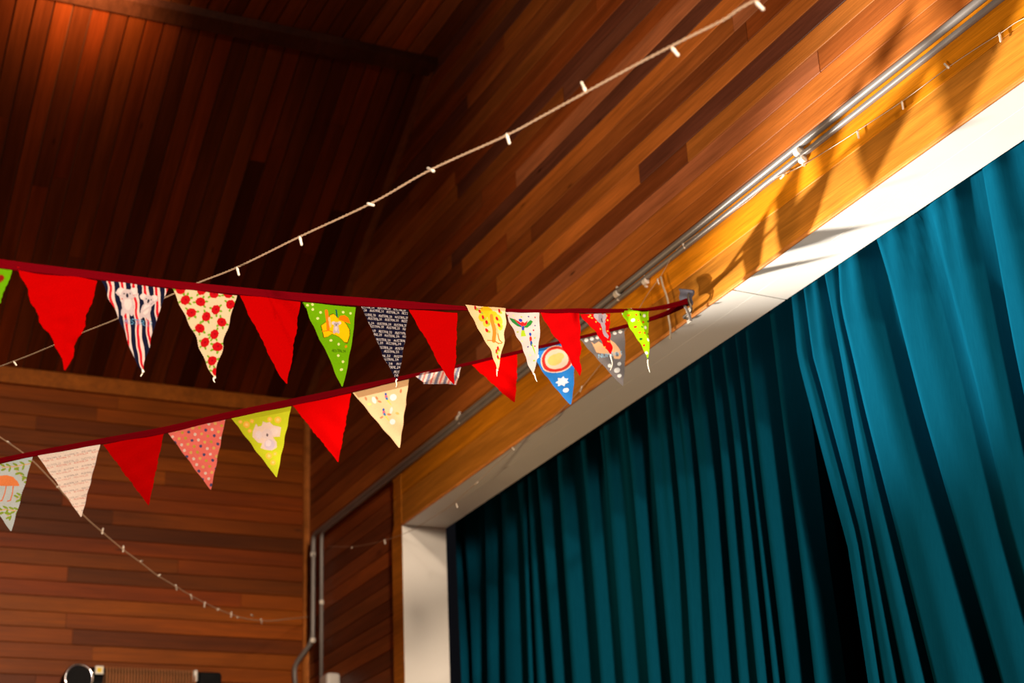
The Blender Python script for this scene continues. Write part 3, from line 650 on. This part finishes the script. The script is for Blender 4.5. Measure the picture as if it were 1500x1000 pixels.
def plane_n(H, px, dist):
    d = ray(*px); P = EYE + d/np.linalg.norm(d)*dist; t = P-H; n = np.array([t[1], -t[0], 0]); n /= np.linalg.norm(n)
    return n if n @ (EYE-H) > 0 else -n
HOOK = hit(1010, 441, 1, YF-.05)
NU, NL = plane_n(HOOK, (85, 400), 3.05), plane_n(HOOK, (100, 662), 4.45)
def onp(n, x, y):
    d = ray(x, y); return EYE + d*((n @ (HOOK-EYE))/(n @ d))
def make_flag(root, n, TL, TR, AP, base, fn, nu, nv, seed, label, amp=.003, curl=0.0, curl2=0.0, bow=(0, 0), tail=None, hem=0.0, lift=0.0, name='flag'):
    r = random.Random(seed)
    TL, TR, AP = (np.array(q, float) for q in (TL, TR, AP)); mid = (TL+TR)/2
    a3, b3, c3 = onp(n, *TL), onp(n, *TR), onp(n, *AP); eu = b3-a3
    U, Vv = np.meshgrid(np.linspace(0, 1, nu+1), np.linspace(0, 1, nv+1)); Vv = np.minimum(Vv, .985)
    jag = (.010*np.sin(Vv*nv*1.7+seed) + .012*np.sin(Vv*23+seed*2))*np.sin(np.pi*Vv)
    sh = (bow[0]*(1-U) + bow[1]*U)*4*Vv*(1-Vv) + jag*(2*U-1)*.6
    Aa = U*(1-Vv) + .5*Vv
    qx = TL[0] + Aa*(TR-TL)[0] + Vv*(AP-mid)[0]; qy = TL[1] + Aa*(TR-TL)[1] + Vv*(AP-mid)[1]
    P = (1-U)[..., None]*(1-Vv)[..., None]*a3 + (U*(1-Vv))[..., None]*b3 + Vv[..., None]*c3 + (sh)[..., None]*eu
    p1, p2, p3 = (r.uniform(0, 6.28) for _ in range(3))
    D = amp*np.sin(7*Aa+6*Vv+p1)*Vv**.5 + amp*.7*np.sin(15*Aa-9*Vv+p2)*Vv + amp*.4*np.sin(24*Vv+8*Aa+p3) + curl*np.sin(np.pi*(Aa-.1)*2.0)*(.35+.65*np.sin(np.pi*np.minimum(1, Vv*1.1))) + curl2*Vv**2*(Aa-.5)*2 + lift
    P = P + D[..., None]*n
    pr_ = Print(qx, qy, base); fn(pr_)
    me = bpy.data.meshes.new(name); me.from_pydata(P.reshape(-1, 3).tolist(), [], [(j*(nu+1)+i, (j+1)*(nu+1)+i, (j+1)*(nu+1)+i+1, j*(nu+1)+i+1) for j in range(nv) for i in range(nu)])
    at = me.color_attributes.new('print', 'FLOAT_COLOR', 'POINT'); at.data.foreach_set('color', np.concatenate([pr_.c.reshape(-1, 3), np.ones((pr_.c.size//3, 1))], 1).astype(np.float32).ravel())
    me.polygons.foreach_set('use_smooth', [True]*len(me.polygons))
    o = link(name, me, PRINT); adopt(o, root)
    if label: o['label'] = label
    if hem:
        k = max(1, int(nv*hem)); hm = bpy.data.meshes.new('hem'); kk = (k+1)*(nu+1)
        Q = (P[:k+1] - n*.0022).reshape(-1, 3)
        hm.from_pydata(Q.tolist(), [], [(j*(nu+1)+i, (j+1)*(nu+1)+i, (j+1)*(nu+1)+i+1, j*(nu+1)+i+1) for j in range(k) for i in range(nu)])
        at = hm.color_attributes.new('print', 'FLOAT_COLOR', 'POINT'); at.data.foreach_set('color', np.concatenate([pr_.c[:k+1].reshape(-1, 3)*.8, np.ones((kk, 1))], 1).astype(np.float32).ravel())
        h = link('hem', hm, PRINT); h.parent = o
    if tail:
        bm = bmesh.new(); e = P[-1, nu//2]; pts = [e + n*.001] + [onp(n, *q) for q in tail]
        tube(bm, smooth_line(pts, 8), .0012, 5, radii=[.0022-.0002*i for i in range(8)]); th = obj('thread', bm, THREAD, smooth=True); th.parent = o
    return o
def ribbon(root, n, line, widths, thick=.0018, twist=None):
    """folded tape hanging on edge along the pixel line, two leaves"""
    P3 = [np.array(q) if len(q) == 3 else onp(n, *q) for q in line]; K = 200; L = smooth_line(P3, K); W = np.interp(np.linspace(0, 1, K), np.linspace(0, 1, len(widths)), widths)
    bm = bmesh.new(); rings = []
    for i, p in enumerate(L):
        tw = twist(i/(K-1)) if twist else 0.0
        up = np.array([0, 0, 1.0])*math.cos(tw) + n*math.sin(tw); nn = n*math.cos(tw) - np.array([0, 0, 1.0])*math.sin(tw)
        hw = W[i]/2; prof = [(hw, .0), (hw*.9, thick), (hw*.15, thick*1.5), (hw*.0, thick*.9), (-hw*.9, thick*1.2), (-hw, 0), (-hw, -thick), (hw, -thick)]
        rings.append([bm.verts.new(tuple(p + up*a + nn*b)) for a, b in prof])
    m = len(rings[0])
    for i in range(K-1):
        for k in range(m): bm.faces.new([rings[i][k], rings[i][(k+1) % m], rings[i+1][(k+1) % m], rings[i+1][k]])
    bm.faces.new(rings[0][::-1]); bm.faces.new(rings[-1])
    adopt(obj('ribbon', bm, RIBBON, smooth=False), root)
bu = empty('bunting', tuple(onp(NU, 500, 445))); tag(bu, 'upper bunting nearest the camera, with rose, map and striped flags on a wide red ribbon', 'bunting', 'fabric bunting strung to the hook')
ribbon(bu, NU, run_on(onp(NU, -420, 318), onp(NU, -200, 354), (1.4, YBACK+.02, 3.6))[::-1] + [(-420, 318), (-200, 354), (0, 386), (143, 403.5), (247, 416), (350, 426), (440, 435), (530, 442), (600, 447), (680, 451.5), (740, 454.5), (790, 455.5), (850, 455), (905, 455), (950, 453), (985, 447), (1009, 440)],
       [.018]*11 + [.0175, .017, .0165, .017, .019, .021, .020, .011, .009, .009, .014, .011, .010, .016, .018], twist=lambda t: .9*math.exp(-((t-.915)/.03)**2))
G1, LIME = (112, 176, 12), (150, 212, 14)
fl = lambda *a, **k: make_flag(bu, NU, *a, **k)
fl((-240, 352), (-120, 370), (-180, 505), RED, pr_red, 20, 24, 30, 'plain bright red flag')
fl((-104, 373), (21, 389), (-36, 530), (105, 172, 12), pr_green_left, 60, 60, 31, 'lime green flag with dark red spots at the left end')
fl((24, 391), (143, 411), (97.5, 543), RED, pr_red, 40, 44, 32, 'plain red flag between the lime and the striped flags', amp=.0055, bow=(-.02, .01))
fl((148, 408), (246, 423), (208, 548), (226, 208, 205), pr_stripe, 130, 170, 33, 'navy, white and red striped flag with two koalas', amp=.003, tail=[(208, 541), (209, 546), (206, 551)], bow=(0, -.02))
fl((252, 420), (347, 433), (313.5, 556), (232, 206, 172), pr_rose, 120, 150, 34, 'cream flag printed with red roses', amp=.003, tail=[(313, 553), (313, 557), (315, 560)])
fl((351, 430), (440, 442), (420, 564), RED, pr_red, 40, 44, 35, 'plain red flag between the roses and the map', bow=(-.03, .02))
fl((444, 442.5), (520.5, 450), (503, 567), G1, pr_map, 140, 180, 36, 'green flag with an orange map, koala and the word AUSTRALIA', hem=.07, amp=.0025, bow=(-.015, .04))
fl((529, 447), (598, 454), (581, 557), (26, 24, 46), pr_navy, 150, 230, 37, 'dark navy flag with rows of the word AUSTRALIA', amp=.002, bow=(-.03, .04), tail=[(580, 558), (581, 563), (580, 567)])
fl((599, 453), (670, 458), (663, 565), RED, pr_red, 40, 44, 38, 'plain red flag between the navy and the kangaroo flags', bow=(-.02, .03))
fl((679, 447), (738.5, 452), (727.5, 545), (238, 208, 160), pr_roo, 120, 150, 39, 'cream flag with an orange kangaroo under wattle', bow=(.05, .06), tail=[(728, 540), (728, 546), (728, 551)], lift=.004)
fl((740, 457), (789.5, 456), (782, 548), (192, 172, 168), pr_lori, 120, 150, 40, 'pale flag with a flying lorikeet', bow=(.02, .10), tail=[(783, 548), (785, 555), (787, 559)])
fl((790, 456), (848.5, 457), (851, 551), (166, 4, 6), pr_red, 40, 44, 41, 'plain dark red flag between the lorikeet and the red koala flags', bow=(-.02, .03))
fl((850, 460), (895, 459), (894.5, 520), (176, 8, 10), pr_redkoala, 90, 100, 42, 'red flag with a grey koala, crumpled', curl=.006, bow=(0, .03), tail=[(894.5, 522), (897, 533), (894, 542)])
fl((909, 452), (951, 452), (948.5, 528), LIME, pr_lime, 90, 110, 43, 'folded lime flag with small coloured dots next to the hook', curl=.010, bow=(-.06, .08), tail=[(949, 530), (950, 538), (952, 545)])

bl = empty('bunting', tuple(onp(NL, 400, 600))); tag(bl, 'lower bunting behind, with emu, pink dotted and bright blue flags on a thin ribbon', 'bunting', 'fabric bunting strung to the hook')
ribbon(bl, NL, run_on(onp(NL, -300, 742), onp(NL, -150, 709), (XL+.02, -6.8, 3.6))[::-1] + [(-300, 742), (-150, 709), (0, 674.5), (60, 662.5), (150, 646), (240, 630), (335, 608), (430, 588.5), (515, 570), (608, 549), (680, 534), (757, 516), (838, 497), (915, 478), (965, 463), (990, 452), (1009, 443)],
       [.014]*12 + [.015, .017, .02, .02, .021, .018, .010, .009, .010, .009, .011, .014, .018, .018])
fb = lambda *a, **k: make_flag(bl, NL, *a, **k)
fb((-136, 711), (-55, 695), (-78, 800), RED, pr_red, 20, 24, 60, 'plain red flag')
fb((-46, 691), (48, 668), (16.5, 779), (204, 216, 224), pr_emu, 110, 130, 50, 'pale blue flag with an orange emu', hem=.09, amp=.002)
fb((55, 667), (147, 650), (119, 758), (250, 236, 230), pr_words, 150, 200, 51, 'white flag with rows of tiny pink and grey words', hem=.07, amp=.002)
fb((151, 651), (240, 634), (218, 741), RED, pr_red, 40, 44, 52, 'plain red flag between the white and the pink flags')
fb((244, 631), (330, 614), (309, 718), (238, 124, 116), pr_pink, 110, 130, 53, 'pink flag with blue, white and yellow dots', hem=.08, amp=.002)
fb((338, 611), (427, 593), (405.5, 700), (196, 202, 40), pr_limekoala, 110, 130, 54, 'yellow green flag with a pale koala', hem=.09, amp=.002)
fb((429, 594), (514.5, 576), (495.5, 677), RED, pr_red, 40, 44, 55, 'plain red flag between the koala and the cream flags')
fb((517, 575), (599, 555), (585.5, 657), (216, 180, 136), pr_cream2, 110, 130, 56, 'cream flag with small lorikeets', hem=.10, amp=.002)
# flag flipped up over the ribbon
me_o = make_flag(bl, NL, (606, 549), (676, 534), (662, 592), (226, 200, 190), pr_stripe2, 70, 70, 57, 'striped flag folded back over the ribbon', curl=.004)
bmf = bmesh.new(); bmf.from_mesh(me_o.data); ax = onp(NL, 641, 560.5); dn = np.array([0, 0, -1.0])
zc = float(ax[2])
for v in bmf.verts:                            # the tip is turned up behind
    lim = zc + (v.co.x-ax[0])*.0
    if v.co.z < lim:
        v.co.z = 2*lim - v.co.z - .002; v.co -= Vector(tuple(NL))*.006
bmf.to_mesh(me_o.data); bmf.free()
fb((688, 531), (757.5, 517), (754, 590), RED, pr_red, 40, 44, 58, 'plain red flag between the folded stripes and the blue flag', bow=(-.02, .02))
fb((776, 510), (836, 499), (836.5, 593), (48, 132, 214), pr_circle, 110, 130, 59, 'bright blue flag with a red ringed disc and white star', hem=.08, bow=(-.08, .08), amp=.002)
fb((848, 494), (914, 479), (912.5, 566), (120, 112, 112), pr_numbat, 110, 130, 61, 'grey flag with white dots and the word NUMBAT', hem=.07, bow=(-.02, .04), amp=.002)
# ------------------------------------------------------------------ hook with its cloth tie
hk = empty('wall_hook', (float(HOOK[0]), YF, float(HOOK[2]))); tag(hk, 'small dark metal hook on the fascia that holds the bunting ends', 'hook')
bm = bmesh.new(); hb = hit(1010, 462, 1, YFA)
tube(bm, smooth_line([hb + np.array([0, .004, -.01]), hb + np.array([0, -.02, -.008]), HOOK + np.array([.005, 0, -.03]), HOOK + np.array([.008, -.008, .0]), HOOK + np.array([.004, .0, .03])], 16), .004, 8)
adopt(obj('shank', bm, noise_mat('dull_iron', (.10, .085, .07), (.18, .15, .12), 40, .45, metal=.6), smooth=True), hk)
adopt(obj('base_plate', box((hb[0]-.012, YFA-.004, hb[2]-.022), (hb[0]+.012, YFA, hb[2]+.022), .0015, 1), CLIP), hk)
tie = empty('cloth_tie', tuple(HOOK)); tag(tie, 'scrap of grey patterned cloth knotted over the hook', 'cloth')
NH = plane_n(HOOK, (600, 450), 3.9)
TG = np.array([hit(q[0], q[1], 1, YF-.052) for q in ((994, 423), (1016, 425), (1013, 447), (998, 449))])
U, Vv = np.meshgrid(np.linspace(0, 1, 14), np.linspace(0, 1, 14))
P = ((1-U)*(1-Vv))[..., None]*TG[0] + (U*(1-Vv))[..., None]*TG[1] + (U*Vv)[..., None]*TG[2] + ((1-U)*Vv)[..., None]*TG[3]
P[..., 1] += -.010*np.sin(np.pi*U)*(1-.5*Vv) + .003*np.sin(9*Vv)
me = bpy.data.meshes.new('knot'); me.from_pydata(P.reshape(-1, 3).tolist(), [], [(j*14+i, (j+1)*14+i, (j+1)*14+i+1, j*14+i+1) for j in range(13) for i in range(13)])
for p_ in me.polygons: p_.use_smooth = True
o = link('knot', me, noise_mat('grey_patterned_cotton', (.03, .03, .05), (.09, .08, .10), 70, .9)); adopt(o, tie)
md = o.modifiers.new('thickness', 'SOLIDIFY'); md.thickness = .002
bm = bmesh.new(); tube(bm, smooth_line([hit(1002, 447, 1, YF-.066), hit(1006, 453, 1, YF-.066), hit(1010, 462, 1, YF-.055), hit(1012, 470, 1, YF-.05)], 10), .004, 8)
adopt(obj('tie_end', bm, noise_mat('grey_cotton_twist', (.12, .10, .09), (.2, .18, .17), 60, .9), smooth=True), tie)
cd = empty('hanging_cord', tuple(hit(965, 408, 1, YF-.05))); tag(cd, 'thin grey cord hanging across the fascia beside the hook', 'cord')
bm = bmesh.new(); tube(bm, smooth_line([hit(a, b, 1, YF-.03) for a, b in ((968, 405), (971, 418), (976, 432), (979, 445), (979, 462), (982, 480), (982, 496))], 24), .0032, 7)
adopt(obj('cord', bm, noise_mat('grey_cord', (.35, .28, .2), (.5, .42, .32), 90, .8), smooth=True), cd)

# ------------------------------------------------------------------ fairy lights
bm = bmesh.new(); tube(bm, [(0, 0, 0), (0, 0, -.004), (0, 0, -.009), (0, 0, -.0095), (0, 0, -.022), (0, 0, -.0235)], 1, 9, radii=[.0022, .0030, .0030, .0026, .0026, .0012])
BULB_ME = bpy.data.meshes.new('bulb'); bm.to_mesh(BULB_ME); bm.free(); BULB_ME.materials.append(BULB)
for p_ in BULB_ME.polygons: p_.use_smooth = True
def fairy(label, path, bulbs, r=.0013, twisted=True, n=320):
    """path: 3D points of the cable; bulbs: (root, tip) 3D pairs"""
    root = empty('fairy_light_string', tuple(path[len(path)//2])); tag(root, label, 'fairy lights', 'fairy light strings')
    L = smooth_line(path, n); bm = bmesh.new()
    if twisted:
        D = []
        s = 0.0; cum = [0.0]
        for i in range(1, n): cum.append(cum[-1] + float(np.linalg.norm(L[i]-L[i-1])))
        m = int(cum[-1]/.006); ss = np.linspace(0, cum[-1], m)
        Q = np.stack([np.interp(ss, cum, [p[k] for p in L]) for k in range(3)], 1)
        T = np.gradient(Q, axis=0); T /= np.linalg.norm(T, axis=1)[:, None]; a = np.cross(T, [0, 0, 1.0]); a /= np.linalg.norm(a, axis=1)[:, None]; b = np.cross(T, a)
        for ph in (0, math.pi):
            tube(bm, list(Q + a*(r*np.cos(ss*2*math.pi/.022+ph))[:, None] + b*(r*np.sin(ss*2*math.pi/.022+ph))[:, None]), r, 5)
    else: tube(bm, L, r, 6)
    adopt(obj('cable', bm, CABLE, smooth=True), root)
    for p0, p1 in bulbs:
        p0, p1 = V(p0), V(p1); o = bpy.data.objects.new('bulb', BULB_ME); C.objects.link(o); o.parent = root
        o.rotation_mode = 'QUATERNION'; o.rotation_quaternion = (p1-p0).to_track_quat('-Z', 'Y'); o.location = p0 - Vector(root.location)
def vplane(pa, da, pb, db):
    A_ = EYE + ray(*pa)/np.linalg.norm(ray(*pa))*da; B_ = EYE + ray(*pb)/np.linalg.norm(ray(*pb))*db
    t = B_-A_; nn = np.array([t[1], -t[0], 0]); nn /= np.linalg.norm(nn)
    return lambda x, y: EYE + ray(x, y)*((nn @ (A_-EYE))/(nn @ ray(x, y)))
f1 = vplane((1107, 0), 2.5, (0, 536), 4.3)
fairy('long pale fairy light cable crossing the view behind the upper bunting', [np.array(p) for p in run_on(f1(1500, -180), f1(1300, -90), (.9, YF-.02, 3.9))[::-1]] + [f1(*q) for q in ((1500, -180), (1300, -90), (1107, 0), (1060, 29), (1000, 59), (920, 101), (800, 167), (740, 199), (630, 249), (545, 297), (440, 346), (348, 391), (290, 414), (250, 432), (171, 467), (118, 488), (77, 506), (20, 529), (-60, 556), (-200, 590))] + [np.array(p) for p in run_on(f1(-200, 590), f1(-60, 556), (XL+.02, -.6, 4.2))],
      [(f1(*a), f1(*b)) for a, b in (((1107, 3), (1119, 15)), ((984, 70), (995, 83)), ((858, 134), (850, 117)), ((742, 196), (746, 209)), ((636, 251), (617, 241)), ((538, 298), (549, 301)), ((439, 346), (442, 359)), ((347, 391), (350, 403)), ((20, 529), (28, 541)))])
ce = hit(452, 903, 1, YF-.03); de = float(np.linalg.norm(ce-EYE))
f2 = vplane((0, 640), 5.2, (452, 903), de)
fairy('sagging fairy light string behind the lower bunting, ending at the corner', [np.array(p) for p in run_on(f2(-200, 520), f2(-90, 580), (.6, -4.2, 5.28))[::-1]] + [f2(*q) for q in ((-200, 520), (-90, 580), (0, 640), (40, 668), (70, 697), (120, 752), (150, 779), (181, 805), (208, 825), (230, 842), (260, 860), (283, 874), (303, 884), (320, 892), (340, 900), (357, 905), (372, 907.5), (395, 909), (425, 906), (452, 903))],
      [(f2(*a), f2(*b)) for a, b in (((10, 646), (23, 655)), ((88, 711), (76, 717)), ((151, 773), (149, 785)), ((181, 799), (180, 811)), ((205, 822), (217, 819)), ((235, 841), (225, 848)), ((257, 856), (260, 868)), ((279, 870), (282, 881)), ((300, 881), (299, 893)), ((321, 891), (312, 898)), ((339, 896), (338, 907)), ((347, 904), (358, 905)), ((368, 900), (375, 907)), ((382, 906), (385, 920)))], r=.0017, twisted=False)
YS = YF - .028
f3 = lambda x, y, yy=YS: hit(x, y, 1, yy)
fairy('fine fairy light string tacked along the fascia and down to the corner', [f3(*q) for q in ((1700, -70), (1560, 12), (1500, 27), (1465, 49), (1430, 71), (1387, 100), (1322, 148), (1257, 191), (1215, 218), (1170, 245), (1130, 264), (1098, 292), (1060, 318), (1003, 355), (985, 375), (968, 404), (948, 432), (925, 470), (890, 520), (850, 570), (800, 622), (770, 640), (735, 672), (700, 705), (660, 740), (630, 760), (600, 778), (560, 792), (520, 800), (480, 800))],
      [(f3(*a), f3(*b)) for a, b in (((1464, 48), (1466, 61)), ((1390, 100), (1381, 91)), ((1321, 148), (1323, 160)), ((1256, 191), (1258, 203)), ((1150, 255), (1143, 262)), ((1000, 356), (1004, 366)), ((963, 408), (966, 418)), ((905, 498), (902, 508)), ((853, 565), (849, 576)), ((750, 655), (756, 662)), ((700, 706), (694, 712)), ((668, 737), (671, 746)), ((563, 790), (565, 800)), ((516, 801), (512, 806)))], r=.0010, twisted=False)
